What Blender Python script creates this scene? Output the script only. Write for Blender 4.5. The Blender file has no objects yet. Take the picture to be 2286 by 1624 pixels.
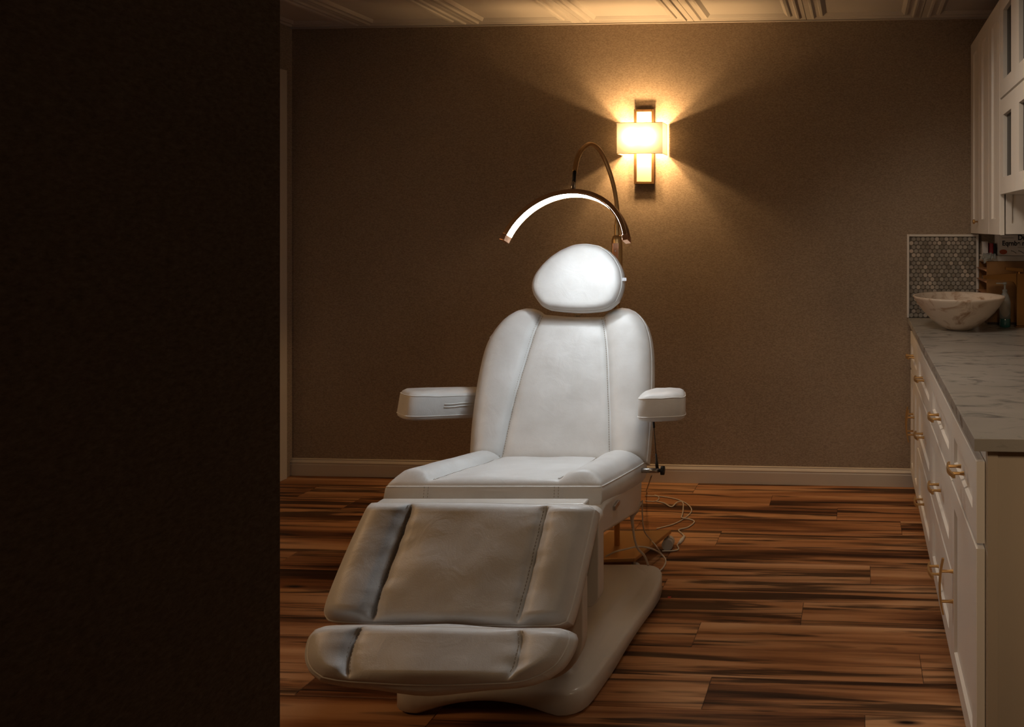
import bpy, bmesh, math, random
from mathutils import Vector, Matrix, noise
import numpy as np

sc = bpy.context.scene
C = bpy.context.collection
PI = math.pi
random.seed(7)

# ------------------------------------------------------------------ camera
F, PX0, PY0, W, H = 1600.0, 1832.0, 505.0, 2286.0, 1624.0
HC = 1.392                      # eye height
A = math.radians(2.97)          # the camera looks slightly left of the room's long axis
cam_d = bpy.data.cameras.new('camera')
cam = bpy.data.objects.new('camera', cam_d)
C.objects.link(cam)
cam.location = (0, 0, HC)
cam.rotation_euler = (PI / 2, 0, A)
cam_d.sensor_width = 36
cam_d.lens = F * 36 / W
cam_d.shift_x = -(PX0 - W / 2) / W
cam_d.shift_y = -(H / 2 - PY0) / W
cam_d.clip_start = 0.05
sc.camera = cam

# ------------------------------------------------------------------ colour management, world
sc.view_settings.view_transform = 'Standard'
sc.view_settings.look = 'None'
sc.view_settings.gamma = 1
sc.view_settings.use_curve_mapping = False
sc.view_settings.exposure = 0.0
wd = bpy.data.worlds.new('world')
sc.world = wd
wd.use_nodes = True
wd.node_tree.nodes['Background'].inputs[0].default_value = (1.0, 0.75, 0.5, 1)
wd.node_tree.nodes['Background'].inputs[1].default_value = 0.01

# light levels
SCONCE_W = 37.0
LED_STRENGTH = 118.0
FILL_W = 5.2
SIDE_W = 6.5
PASSAGE_W = 1.9


def area_light(name, loc, aim, size, power, col):
    d = bpy.data.lights.new(name, 'AREA')
    d.shape = 'RECTANGLE'
    d.size, d.size_y = size
    d.energy = power
    d.color = col
    o = bpy.data.objects.new(name, d)
    C.objects.link(o)
    o.location = loc
    o.rotation_euler = (Vector(aim) - Vector(loc)).to_track_quat('-Z', 'Y').to_euler()
    return o


# unseen fill lights added to brighten the chair side, cabinets and end panel
area_light('side_fill_light', (-2.6, 1.3, 1.6), (-0.9, 1.9, 0.5), (0.4, 0.4), SIDE_W, (1.0, 0.60, 0.30))
cl_ = area_light('counter_fill_light', (-0.25, 2.15, 2.42), (0.75, 2.6, 0.6), (0.45, 0.45), FILL_W, (1.0, 0.86, 0.72))
cl_.data.spread = math.radians(112)
pl_ = area_light('passage_fill_light', (0.35, -0.6, 2.3), (0.55, 1.9, 0.6), (0.3, 0.3), PASSAGE_W, (1.0, 0.74, 0.48))
pl_.data.spread = math.radians(60)


# ------------------------------------------------------------------ helpers
def rc(l, d, z=0.0):
    """camera-aligned (lateral, depth) -> room coordinates"""
    return Vector((l * math.cos(A) - d * math.sin(A), l * math.sin(A) + d * math.cos(A), z))


def on_floor(px, py, z=0.0):
    d = F * (HC - z) / (py - PY0)
    return rc((px - PX0) / F * d, d, z)


def at_d(px, py, d):
    return rc((px - PX0) / F * d, d, HC - (py - PY0) * d / F)


def nt(m):
    m.use_nodes = True
    t = m.node_tree
    return t, t.nodes, t.links, t.nodes['Principled BSDF']


def mat(name, col, rough=0.5, metal=0.0, spec=0.5, bump=0.0, bscale=200.0, var=0.0, vscale=6.0, coat=0.0, emis=None, estr=0.0, trans=0.0, alpha=None):
    m = bpy.data.materials.new(name)
    t, n, l, b = nt(m)
    b.inputs['Base Color'].default_value = (*col, 1)
    b.inputs['Roughness'].default_value = rough
    b.inputs['Metallic'].default_value = metal
    b.inputs['Specular IOR Level'].default_value = spec
    b.inputs['Coat Weight'].default_value = coat
    b.inputs['Transmission Weight'].default_value = trans
    if emis:
        b.inputs['Emission Color'].default_value = (*emis, 1)
        b.inputs['Emission Strength'].default_value = estr
    tc = n.new('ShaderNodeTexCoord')
    if bump:
        nz = n.new('ShaderNodeTexNoise'); nz.inputs['Scale'].default_value = bscale; nz.inputs['Detail'].default_value = 4
        bp = n.new('ShaderNodeBump'); bp.inputs['Strength'].default_value = bump; bp.inputs['Distance'].default_value = 0.002
        l.new(tc.outputs['Object'], nz.inputs['Vector']); l.new(nz.outputs['Fac'], bp.inputs['Height']); l.new(bp.outputs['Normal'], b.inputs['Normal'])
    if var:
        nz = n.new('ShaderNodeTexNoise'); nz.inputs['Scale'].default_value = vscale; nz.inputs['Detail'].default_value = 5
        mx = n.new('ShaderNodeMix'); mx.data_type = 'RGBA'
        mx.inputs['A'].default_value = (*[c * (1 - var) for c in col], 1)
        mx.inputs['B'].default_value = (*[min(1, c * (1 + var)) for c in col], 1)
        l.new(tc.outputs['Object'], nz.inputs['Vector']); l.new(nz.outputs['Fac'], mx.inputs['Factor']); l.new(mx.outputs['Result'], b.inputs['Base Color'])
    return m


def ramp(n, stops):
    r = n.new('ShaderNodeValToRGB')
    e = r.color_ramp.elements
    while len(e) > 1:
        e.remove(e[0])
    e[0].position, e[0].color = stops[0][0], (*stops[0][1], 1)
    for p, c in stops[1:]:
        x = e.new(p); x.color = (*c, 1)
    return r


def link(name, me, m=None, parent=None, smooth=False):
    o = bpy.data.objects.new(name, me)
    C.objects.link(o)
    if m is not None and not me.materials:
        me.materials.append(m)
    if parent:
        o.parent = parent
    if smooth:
        me.polygons.foreach_set('use_smooth', [True] * len(me.polygons))
    return o


def mesh(name, vs, fs):
    me = bpy.data.meshes.new(name)
    me.from_pydata([tuple(v) for v in vs], [], fs)
    me.update()
    bm = bmesh.new(); bm.from_mesh(me)
    bmesh.ops.recalc_face_normals(bm, faces=bm.faces)
    bm.to_mesh(me); bm.free()
    return me


class MB:
    """collects shapes, linked as one mesh"""
    def __init__(s):
        s.v, s.f = [], []

    def add(s, vs, fs):
        k = len(s.v)
        s.v += [tuple(v) for v in vs]
        s.f += [tuple(i + k for i in f) for f in fs]
        return s

    def box(s, x0, x1, y0, y1, z0, z1, b=0.0):
        if b <= 0:
            vs = [(x, y, z) for z in (z0, z1) for x, y in ((x0, y0), (x1, y0), (x1, y1), (x0, y1))]
            return s.add(vs, [(0, 3, 2, 1), (4, 5, 6, 7), (0, 1, 5, 4), (1, 2, 6, 5), (2, 3, 7, 6), (3, 0, 4, 7)])
        bm = bmesh.new()
        r = bmesh.ops.create_cube(bm, size=1)
        for v in bm.verts:
            v.co = Vector(((x0 + x1) / 2 + v.co.x * (x1 - x0), (y0 + y1) / 2 + v.co.y * (y1 - y0), (z0 + z1) / 2 + v.co.z * (z1 - z0)))
        bmesh.ops.bevel(bm, geom=bm.edges[:], offset=b, segments=2, profile=0.6, affect='EDGES')
        bm.verts.index_update()
        s.add([v.co for v in bm.verts], [[v.index for v in f.verts] for f in bm.faces])
        bm.free()
        return s

    def tube(s, pts, r, n=10, cap=True, closed=False):
        pts = [Vector(p) for p in pts]
        m = len(pts)
        rs = r if isinstance(r, (list, tuple)) else [r] * m
        tg = []
        for i in range(m):
            a = pts[(i - 1) % m] if (closed or i > 0) else pts[0]
            b = pts[(i + 1) % m] if (closed or i < m - 1) else pts[-1]
            t = (b - a)
            tg.append(t.normalized() if t.length > 1e-9 else Vector((0, 0, 1)))
        up = Vector((0, 0, 1)) if abs(tg[0].z) < 0.9 else Vector((1, 0, 0))
        nrm = (up - tg[0] * up.dot(tg[0])).normalized()
        vs = []
        for i in range(m):
            nrm = (nrm - tg[i] * nrm.dot(tg[i]))
            nrm = nrm.normalized() if nrm.length > 1e-6 else tg[i].orthogonal().normalized()
            bn = tg[i].cross(nrm)
            for k in range(n):
                q = 2 * PI * k / n
                vs.append(pts[i] + (nrm * math.cos(q) + bn * math.sin(q)) * rs[i])
        fs = []
        for i in range(m if closed else m - 1):
            j = (i + 1) % m
            for k in range(n):
                k2 = (k + 1) % n
                fs.append((i * n + k, i * n + k2, j * n + k2, j * n + k))
        if cap and not closed:
            fs.append(tuple(range(n - 1, -1, -1)))
            fs.append(tuple((m - 1) * n + k for k in range(n)))
        return s.add(vs, fs)

    def lathe(s, prof, n=32, c=(0, 0, 0)):
        vs, fs = [], []
        for r, z in prof:
            for k in range(n):
                q = 2 * PI * k / n
                vs.append((c[0] + r * math.cos(q), c[1] + r * math.sin(q), c[2] + z))
        for i in range(len(prof) - 1):
            for k in range(n):
                k2 = (k + 1) % n
                fs.append((i * n + k, i * n + k2, (i + 1) * n + k2, (i + 1) * n + k))
        fs.append(tuple(range(n - 1, -1, -1)))
        fs.append(tuple((len(prof) - 1) * n + k for k in range(n)))
        return s.add(vs, fs)

    def prism(s, poly, frame):
        """poly (a,b) extruded from c0 to c1; frame maps (a,b,c) to a point"""
        fn, c0, c1 = frame
        k = len(poly)
        vs = [fn(a, b, c0) for a, b in poly] + [fn(a, b, c1) for a, b in poly]
        fs = [tuple(range(k - 1, -1, -1)), tuple(range(k, 2 * k))] + [(i, (i + 1) % k, k + (i + 1) % k, k + i) for i in range(k)]
        return s.add(vs, fs)

    def build(s, name, m, parent=None, smooth=False, shift=None):
        vs = s.v if shift is None else [tuple(Vector(v) - Vector(shift)) for v in s.v]
        o = link(name, mesh(name, vs, s.f), m, parent, smooth)
        return o


def tag(o, label=None, cat=None, group=None, kind=None):
    if label: o['label'] = label
    if cat: o['category'] = cat
    if group: o['group'] = group
    if kind: o['kind'] = kind
    return o


def empty(name, loc, rz=0.0):
    o = bpy.data.objects.new(name, None)
    C.objects.link(o)
    o.location = loc
    o.rotation_euler = (0, 0, rz)
    o.empty_display_size = 0.1
    return o


def soft(o, w=0.003, seg=2, ang=35):
    b = o.modifiers.new('round', 'BEVEL'); b.width = w; b.segments = seg; b.limit_method = 'ANGLE'; b.angle_limit = math.radians(ang)
    for p in o.data.polygons: p.use_smooth = True
    e = o.modifiers.new('wn', 'WEIGHTED_NORMAL'); e.keep_sharp = True
    return o


def crom(P, n=8, closed=False):
    P = [Vector(p) for p in P]
    m = len(P); out = []
    for i in range(m if closed else m - 1):
        a = P[(i - 1) % m] if (closed or i > 0) else P[0] * 2 - P[1]
        b, c = P[i], P[(i + 1) % m]
        d = P[(i + 2) % m] if (closed or i < m - 2) else P[-1] * 2 - P[-2]
        for k in range(n):
            t = k / n
            out.append(0.5 * ((2 * b) + (c - a) * t + (2 * a - 5 * b + 4 * c - d) * t * t + (3 * b - a - 3 * c + d) * t ** 3))
    if not closed: out.append(P[-1])
    return out


# ------------------------------------------------------------------ materials
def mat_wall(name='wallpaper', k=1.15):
    m = bpy.data.materials.new(name)
    t, n, l, b = nt(m)
    b.inputs['Roughness'].default_value = 0.85
    b.inputs['Specular IOR Level'].default_value = 0.15
    tc = n.new('ShaderNodeTexCoord')
    mp = n.new('ShaderNodeMapping'); mp.inputs['Scale'].default_value = (110, 110, 190)
    n1 = n.new('ShaderNodeTexNoise'); n1.inputs['Scale'].default_value = 1; n1.inputs['Detail'].default_value = 6; n1.inputs['Roughness'].default_value = 0.75
    n2 = n.new('ShaderNodeTexNoise'); n2.inputs['Scale'].default_value = 1.3; n2.inputs['Detail'].default_value = 3
    mxf = n.new('ShaderNodeMath'); mxf.operation = 'MULTIPLY_ADD'; mxf.inputs[1].default_value = 0.25; 
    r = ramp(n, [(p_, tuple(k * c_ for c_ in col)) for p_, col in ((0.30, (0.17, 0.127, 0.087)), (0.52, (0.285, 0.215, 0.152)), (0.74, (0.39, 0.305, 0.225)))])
    bp = n.new('ShaderNodeBump'); bp.inputs['Strength'].default_value = 0.35; bp.inputs['Distance'].default_value = 0.002
    l.new(tc.outputs['Object'], mp.inputs['Vector']); l.new(mp.outputs[0], n1.inputs['Vector']); l.new(tc.outputs['Object'], n2.inputs['Vector'])
    l.new(n2.outputs['Fac'], mxf.inputs[0]); 
    sub = n.new('ShaderNodeMath'); sub.operation = 'SUBTRACT'; sub.inputs[1].default_value = 0.125
    l.new(n1.outputs['Fac'], sub.inputs[0]); l.new(sub.outputs[0], mxf.inputs[2])
    l.new(mxf.outputs[0], r.inputs['Fac']); l.new(r.outputs['Color'], b.inputs['Base Color'])
    l.new(n1.outputs['Fac'], bp.inputs['Height']); l.new(bp.outputs['Normal'], b.inputs['Normal'])
    return m


def mat_plank():
    m = bpy.data.materials.new('plank_wood')
    t, n, l, b = nt(m)
    b.inputs['Specular IOR Level'].default_value = 0.22
    tc = n.new('ShaderNodeTexCoord'); oi = n.new('ShaderNodeObjectInfo')
    off = n.new('ShaderNodeMath'); off.operation = 'MULTIPLY'; off.inputs[1].default_value = 73.0
    cmb = n.new('ShaderNodeCombineXYZ'); l.new(oi.outputs['Random'], off.inputs[0])
    for i in range(3): l.new(off.outputs[0], cmb.inputs[i])
    add = n.new('ShaderNodeVectorMath'); add.operation = 'ADD'; l.new(tc.outputs['Object'], add.inputs[0]); l.new(cmb.outputs[0], add.inputs[1])
    def nz(scale, sc3, det, dist=0.0, rough=0.6):
        mp = n.new('ShaderNodeMapping'); mp.inputs['Scale'].default_value = sc3
        x = n.new('ShaderNodeTexNoise'); x.inputs['Scale'].default_value = scale; x.inputs['Detail'].default_value = det; x.inputs['Distortion'].default_value = dist; x.inputs['Roughness'].default_value = rough
        l.new(add.outputs[0], mp.inputs['Vector']); l.new(mp.outputs[0], x.inputs['Vector'])
        return x
    band = nz(1, (0.5, 8.5, 8.5), 2, 0.7)             # broad heartwood bands
    fine = nz(1, (2.2, 60, 60), 6, 0.3, 0.7)           # grain lines
    streak = nz(1, (0.8, 19, 19), 4, 1.0)            # black figure
    s1 = n.new('ShaderNodeMath'); s1.operation = 'MULTIPLY_ADD'; s1.inputs[1].default_value = 0.35
    l.new(fine.outputs['Fac'], s1.inputs[0]); l.new(band.outputs['Fac'], s1.inputs[2])
    rv = n.new('ShaderNodeMath'); rv.operation = 'MULTIPLY_ADD'; rv.inputs[1].default_value = 0.12
    l.new(oi.outputs['Random'], rv.inputs[0]); l.new(s1.outputs[0], rv.inputs[2])
    r = ramp(n, [(0.50, (0.040, 0.014, 0.006)), (0.60, (0.15, 0.056, 0.020)), (0.72, (0.34, 0.145, 0.056)), (0.90, (0.52, 0.27, 0.125))])
    l.new(rv.outputs[0], r.inputs['Fac'])
    sr = ramp(n, [(0.50, (0, 0, 0)), (0.60, (1, 1, 1))])
    l.new(streak.outputs['Fac'], sr.inputs['Fac'])
    mx = n.new('ShaderNodeMix'); mx.data_type = 'RGBA'
    sf = n.new('ShaderNodeMath'); sf.operation = 'MULTIPLY'; sf.inputs[1].default_value = 0.85
    l.new(sr.outputs['Color'], sf.inputs[0]); l.new(sf.outputs[0], mx.inputs['Factor'])
    l.new(r.outputs['Color'], mx.inputs['A']); mx.inputs['B'].default_value = (0.014, 0.006, 0.003, 1)
    # knots
    vo = n.new('ShaderNodeTexVoronoi'); vo.inputs['Scale'].default_value = 1
    mpv = n.new('ShaderNodeMapping'); mpv.inputs['Scale'].default_value = (1.5, 6.5, 0.0)
    l.new(add.outputs[0], mpv.inputs['Vector']); l.new(mpv.outputs[0], vo.inputs['Vector'])
    kr = ramp(n, [(0.03, (1, 1, 1)), (0.09, (0, 0, 0))])
    l.new(vo.outputs['Distance'], kr.inputs['Fac'])
    mk = n.new('ShaderNodeMix'); mk.data_type = 'RGBA'; mk.inputs['B'].default_value = (0.012, 0.005, 0.003, 1)
    l.new(kr.outputs['Color'], mk.inputs['Factor']); l.new(mx.outputs['Result'], mk.inputs['A'])
    l.new(mk.outputs['Result'], b.inputs['Base Color'])
    b.inputs['Roughness'].default_value = 0.48
    bp = n.new('ShaderNodeBump'); bp.inputs['Strength'].default_value = 0.12; bp.inputs['Distance'].default_value = 0.001
    l.new(fine.outputs['Fac'], bp.inputs['Height']); l.new(bp.outputs['Normal'], b.inputs['Normal'])
    return m


def mat_marble(name, base, vein, sc3=(2, 7, 7), thr=0.57, mottle=0.15, rough=0.25):
    m = bpy.data.materials.new(name)
    t, n, l, b = nt(m)
    b.inputs['Roughness'].default_value = rough
    tc = n.new('ShaderNodeTexCoord')
    mp = n.new('ShaderNodeMapping'); mp.inputs['Scale'].default_value = sc3; mp.inputs['Rotation'].default_value = (0, 0, 0.25)
    n1 = n.new('ShaderNodeTexNoise'); n1.inputs['Scale'].default_value = 1.6; n1.inputs['Detail'].default_value = 9; n1.inputs['Roughness'].default_value = 0.62; n1.inputs['Distortion'].default_value = 1.4
    n2 = n.new('ShaderNodeTexNoise'); n2.inputs['Scale'].default_value = 0.7; n2.inputs['Detail'].default_value = 4
    l.new(tc.outputs['Object'], mp.inputs['Vector']); l.new(mp.outputs[0], n1.inputs['Vector']); l.new(mp.outputs[0], n2.inputs['Vector'])
    r = ramp(n, [(thr - 0.07, (0, 0, 0)), (thr + 0.09, (1, 1, 1))])
    l.new(n1.outputs['Fac'], r.inputs['Fac'])
    mx0 = n.new('ShaderNodeMix'); mx0.data_type = 'RGBA'
    mx0.inputs['A'].default_value = (*[c * (1 - mottle) for c in base], 1); mx0.inputs['B'].default_value = (*[min(1, c * (1 + mottle)) for c in base], 1)
    l.new(n2.outputs['Fac'], mx0.inputs['Factor'])
    mx = n.new('ShaderNodeMix'); mx.data_type = 'RGBA'; mx.inputs['B'].default_value = (*vein, 1)
    l.new(r.outputs['Color'], mx.inputs['Factor']); l.new(mx0.outputs['Result'], mx.inputs['A'])
    l.new(mx.outputs['Result'], b.inputs['Base Color'])
    return m


def mat_leather():
    m = bpy.data.materials.new('white_leather')
    t, n, l, b = nt(m)
    b.inputs['Roughness'].default_value = 0.42
    b.inputs['Specular IOR Level'].default_value = 0.45
    tc = n.new('ShaderNodeTexCoord')
    n1 = n.new('ShaderNodeTexNoise'); n1.inputs['Scale'].default_value = 9; n1.inputs['Detail'].default_value = 5
    r = ramp(n, [(0.3, (0.60, 0.58, 0.55)), (0.7, (0.71, 0.695, 0.67))])
    n2 = n.new('ShaderNodeTexVoronoi'); n2.inputs['Scale'].default_value = 420
    n3 = n.new('ShaderNodeTexNoise'); n3.inputs['Scale'].default_value = 14; n3.inputs['Detail'].default_value = 3; n3.inputs['Distortion'].default_value = 1.5
    for x in (n1, n2, n3): l.new(tc.outputs['Object'], x.inputs['Vector'])
    l.new(n1.outputs['Fac'], r.inputs['Fac']); l.new(r.outputs['Color'], b.inputs['Base Color'])
    b1 = n.new('ShaderNodeBump'); b1.inputs['Strength'].default_value = 0.10; b1.inputs['Distance'].default_value = 0.001
    b2 = n.new('ShaderNodeBump'); b2.inputs['Strength'].default_value = 0.18; b2.inputs['Distance'].default_value = 0.006
    l.new(n2.outputs['Distance'], b1.inputs['Height']); l.new(n3.outputs['Fac'], b2.inputs['Height'])
    l.new(b2.outputs['Normal'], b1.inputs['Normal']); l.new(b1.outputs['Normal'], b.inputs['Normal'])
    return m


def mat_random(name, cols, rough=0.4):
    m = bpy.data.materials.new(name)
    t, n, l, b = nt(m)
    b.inputs['Roughness'].default_value = rough
    oi = n.new('ShaderNodeObjectInfo')
    k = len(cols)
    r = ramp(n, [((i + 0.5) / k, c) for i, c in enumerate(cols)])
    tc = n.new('ShaderNodeTexCoord')
    nz = n.new('ShaderNodeTexNoise'); nz.inputs['Scale'].default_value = 90; nz.inputs['Detail'].default_value = 3
    l.new(tc.outputs['Object'], nz.inputs['Vector'])
    ad = n.new('ShaderNodeMath'); ad.operation = 'MULTIPLY_ADD'; ad.inputs[1].default_value = 0.25
    sb = n.new('ShaderNodeMath'); sb.operation = 'SUBTRACT'; sb.inputs[1].default_value = 0.12
    l.new(oi.outputs['Random'], sb.inputs[0]); l.new(nz.outputs['Fac'], ad.inputs[0]); l.new(sb.outputs[0], ad.inputs[2])
    l.new(ad.outputs[0], r.inputs['Fac']); l.new(r.outputs['Color'], b.inputs['Base Color'])
    return m


M = {}
M['wall'] = mat_wall()
M['shaded_wall'] = mat_wall('shaded_wallpaper', 0.45)  # same wallpaper darkened, shade of the unlit passage put into the colour
M['white_paint'] = mat('white_paint', (0.74, 0.68, 0.60), 0.38, var=0.03, vscale=3, bump=0.05, bscale=60)
M['base_paint'] = mat('baseboard_paint', (0.58, 0.50, 0.40), 0.5, var=0.04)
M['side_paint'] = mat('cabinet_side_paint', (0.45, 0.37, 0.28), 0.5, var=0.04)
M['ceil'] = mat('ceiling_tile_paint', (0.45, 0.40, 0.35), 0.7, var=0.05, vscale=5)
M['sub'] = mat('underlay', (0.02, 0.012, 0.008), 0.9, bump=0.2)
M['plank'] = mat_plank()
M['leather'] = mat_leather()
M['piping'] = mat('piping_leather', (0.74, 0.72, 0.68), 0.4, bump=0.1, bscale=300)
M['thread'] = mat('stitch_thread', (0.34, 0.29, 0.23), 0.7, bump=0.2, bscale=500)
M['shell'] = mat('chair_shell_plastic', (0.60, 0.56, 0.50), 0.32, coat=0.2, var=0.04)
M['dark'] = mat('black_rubber', (0.012, 0.011, 0.01), 0.5, bump=0.1)
M['steel'] = mat('steel', (0.5, 0.47, 0.43), 0.3, 1.0, var=0.1)
M['brass'] = mat('brushed_brass', (0.55, 0.33, 0.13), 0.42, 0.8, var=0.12, vscale=40)
M['lampbody'] = mat('bronze_lamp_body', (0.40, 0.24, 0.13), 0.4, 0.9, var=0.08, vscale=30)
M['rose'] = mat('rose_gold_cap', (0.85, 0.50, 0.32), 0.25, 1.0, var=0.05)
M['bronze'] = mat('sconce_bronze', (0.22, 0.12, 0.05), 0.4, 0.9, var=0.3, vscale=60)
M['led'] = mat('led_strip', (0.9, 0.9, 0.95), 0.5, emis=(0.84, 0.93, 1.0), estr=LED_STRENGTH)
M['counter'] = mat_marble('counter_marble', (0.32, 0.295, 0.26), (0.10, 0.096, 0.092), (3.0, 9.0, 9.0), 0.60, 0.2)
M['bowl'] = mat_marble('bowl_onyx', (0.62, 0.52, 0.42), (0.30, 0.17, 0.09), (5, 5, 8), 0.575, 0.25, 0.3)
M['penny'] = mat_random('penny_marble', [(0.20, 0.17, 0.13), (0.30, 0.26, 0.21), (0.26, 0.23, 0.19), (0.38, 0.34, 0.28), (0.22, 0.20, 0.17), (0.50, 0.42, 0.34)], 0.35)
M['grout'] = mat('grout', (0.13, 0.11, 0.085), 0.9, bump=0.2)
M['faucet'] = mat('faucet_brass', (0.36, 0.20, 0.07), 0.2, 1.0, var=0.05)
M['tray_wood'] = mat('organiser_wood', (0.23, 0.11, 0.035), 0.3, var=0.25, vscale=12, coat=0.3)
M['tray_light'] = mat('organiser_tray', (0.42, 0.20, 0.09), 0.5, var=0.4, vscale=40)
M['tray_dark'] = mat('organiser_inside', (0.03, 0.015, 0.008), 0.7, bump=0.1)
M['paper'] = mat('paper', (0.62, 0.58, 0.52), 0.8, var=0.06, vscale=30)
M['box_white'] = mat('card_box', (0.60, 0.56, 0.51), 0.6, var=0.05)
M['red'] = mat('red_card', (0.22, 0.012, 0.02), 0.6, var=0.05)
M['ink'] = mat('black_ink', (0.012, 0.012, 0.014), 0.6, var=0.05)
M['orange'] = mat('orange_print', (0.35, 0.07, 0.02), 0.6, var=0.3, vscale=90)
M['teal'] = mat('teal_soap', (0.01, 0.09, 0.085), 0.1, var=0.5, vscale=60, coat=0.8)
M['clear'] = mat('clear_plastic', (0.60, 0.62, 0.58), 0.12, trans=0.75, var=0.03)
M['cord'] = mat('white_cord', (0.50, 0.42, 0.33), 0.5, bump=0.05)
M['plate'] = mat('lamp_base_gold', (0.52, 0.30, 0.12), 0.42, 0.75, var=0.06)
M['wheel'] = mat('caster_wheel', (0.42, 0.38, 0.33), 0.5, var=0.05)
M['glassdark'] = mat('cabinet_glass', (0.006, 0.007, 0.006), 0.25, spec=0.2, var=0.1)
M['label'] = mat('care_label', (0.6, 0.6, 0.62), 0.7, var=0.05)
M['blue'] = mat('blue_print', (0.1, 0.2, 0.45), 0.7, var=0.05)
M['chip'] = mat('red_chip', (0.4, 0.03, 0.03), 0.6, var=0.05)

# sconce shade: translucent fabric
ms = bpy.data.materials.new('shade_fabric')
t, n, l, b = nt(ms)
tr = n.new('ShaderNodeBsdfTranslucent'); df = n.new('ShaderNodeBsdfDiffuse'); mx = n.new('ShaderNodeMixShader'); mx.inputs[0].default_value = 0.3
wv = n.new('ShaderNodeTexNoise'); wv.inputs['Scale'].default_value = 900
bpn = n.new('ShaderNodeBump'); bpn.inputs['Strength'].default_value = 0.15
l.new(wv.outputs['Fac'], bpn.inputs['Height']); l.new(bpn.outputs['Normal'], df.inputs['Normal'])
tr.inputs['Color'].default_value = (0.06, 0.056, 0.048, 1); df.inputs['Color'].default_value = (0.9, 0.85, 0.76, 1)
l.new(tr.outputs[0], mx.inputs[1]); l.new(df.outputs[0], mx.inputs[2]); l.new(mx.outputs[0], n['Material Output'].inputs['Surface'])
M['shade'] = ms

# ------------------------------------------------------------------ room shell
XL, XR, YB, YF, HZ = -3.16, 0.903, 3.85, -1.6, 2.50
tag(MB().box(XL - 0.12, XR + 0.12, YB, YB + 0.12, -0.05, HZ + 0.1).build('wall_back', M['wall']), kind='structure')
tag(MB().box(XR, XR + 0.12, YF, YB, -0.05, HZ + 0.1).build('wall_right', M['wall']), kind='structure')
tag(MB().box(XL - 0.12, XL, YF, YB, -0.05, HZ + 0.1).build('wall_left', M['wall']), kind='structure')
tag(MB().box(XL - 0.12, XR + 0.12, YF - 0.12, YF, -0.05, HZ + 0.1).build('wall_front', M['wall']), kind='structure')
# passage wall to the left of the camera: its end corner closes the view at the left third of the photograph
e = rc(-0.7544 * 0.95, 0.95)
tag(MB().box(e.x - 0.12, e.x, YF, e.y, -0.02, HZ + 0.02, 0.0).build('wall_passage', M['shaded_wall']), kind='structure')

floor = tag(MB().box(XL, XR, YF, YB, -0.05, -0.002).build('floor', M['sub']), kind='structure')
PW, PL = 0.150, 1.22
plank_mesh = {}


def plank(x0, x1, y0):
    w = round(x1 - x0, 3)
    if w not in plank_mesh:
        g, bv = 0.0006, 0.0012
        mb = MB()
        zs = -0.004
        a = [(g, g), (w - g, g), (w - g, PW - g), (g, PW - g)]
        bq = [(g + bv, g + bv), (w - g - bv, g + bv), (w - g - bv, PW - g - bv), (g + bv, PW - g - bv)]
        vs = [(x, y, zs) for x, y in a] + [(x, y, -bv) for x, y in a] + [(x, y, 0) for x, y in bq]
        fs = [(i, (i + 1) % 4, 4 + (i + 1) % 4, 4 + i) for i in range(4)] + [(4 + i, 4 + (i + 1) % 4, 8 + (i + 1) % 4, 8 + i) for i in range(4)] + [(8, 9, 10, 11)]
        plank_mesh[w] = mesh('plank', vs, fs)
        plank_mesh[w].materials.append(M['plank'])
    o = bpy.data.objects.new('plank', plank_mesh[w]); C.objects.link(o)
    o.location = (x0, y0, 0); o.parent = floor


# plank joints read from the photograph near the cabinets, else staggered
rows = int((YB - 0.4) / PW) + 4
for r_ in range(rows):
    y0 = 3.843 - (r_ + 1) * PW
    if y0 < YF: break
    joint = [0.36, 0.78, -0.1, 0.20, -0.62, 0.42, 0.05, -0.75, -0.2, -0.55, 0.2, -0.45, 0.02, -0.62, 0.35, -0.3][r_ % 16]
    x = joint - 6 * PL
    while x < XR:
        a_, b_ = max(x, XL), min(x + PL, XR)
        if b_ - a_ > 0.03: plank(a_, b_, y0)
        x += PL
# last strip under the baseboard
ceil = tag(MB().box(XL, XR, YF, YB, HZ + 0.012, HZ + 0.06).build('ceiling', M['ceil']), kind='structure')

# pressed ceiling tiles: ridged frames round a flat panel
TS = 0.6096


def tile_mesh(w, h):
    prof = [(0.0, 0.010), (0.002, 0.0), (0.030, 0.0), (0.034, -0.009), (0.044, -0.010), (0.052, -0.002), (0.074, 0.0), (0.078, -0.008), (0.092, -0.010), (0.104, -0.001), (0.110, 0.004)]
    vs, fs = [], []
    for ins, z in prof:
        vs += [(ins, ins, z), (w - ins, ins, z), (w - ins, h - ins, z), (ins, h - ins, z)]
    for i in range(len(prof) - 1):
        for k in range(4):
            k2 = (k + 1) % 4
            fs.append((i * 4 + k, i * 4 + k2, (i + 1) * 4 + k2, (i + 1) * 4 + k))
    j = (len(prof) - 1) * 4
    fs.append((j, j + 1, j + 2, j + 3))
    me = mesh('ceiling_tile', vs, fs); me.materials.append(M['ceil'])
    return me


xj = -0.275
tm = {}
i0 = math.floor((XL - xj) / TS)
for i in range(i0, 3):
    xa, xb = max(xj + i * TS, XL), min(xj + (i + 1) * TS, XR)
    if xb - xa < 0.24: 
        continue
    for j in range(9):
        yb = YB - 0.012 - j * TS; ya = max(yb - TS, YF)
        if yb - ya < 0.24: continue
        k = (round(xb - xa, 3), round(yb - ya, 3))
        if k not in tm: tm[k] = tile_mesh(*k)
        o = bpy.data.objects.new('ceiling_tile', tm[k]); C.objects.link(o)
        o.location = (xa, ya, HZ); o.parent = ceil
bead = MB().box(XL, XR, YB - 0.012, YB, HZ - 0.006, HZ + 0.006)
tag(bead.build('trim_1', M['ceil']), kind='structure')

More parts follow.
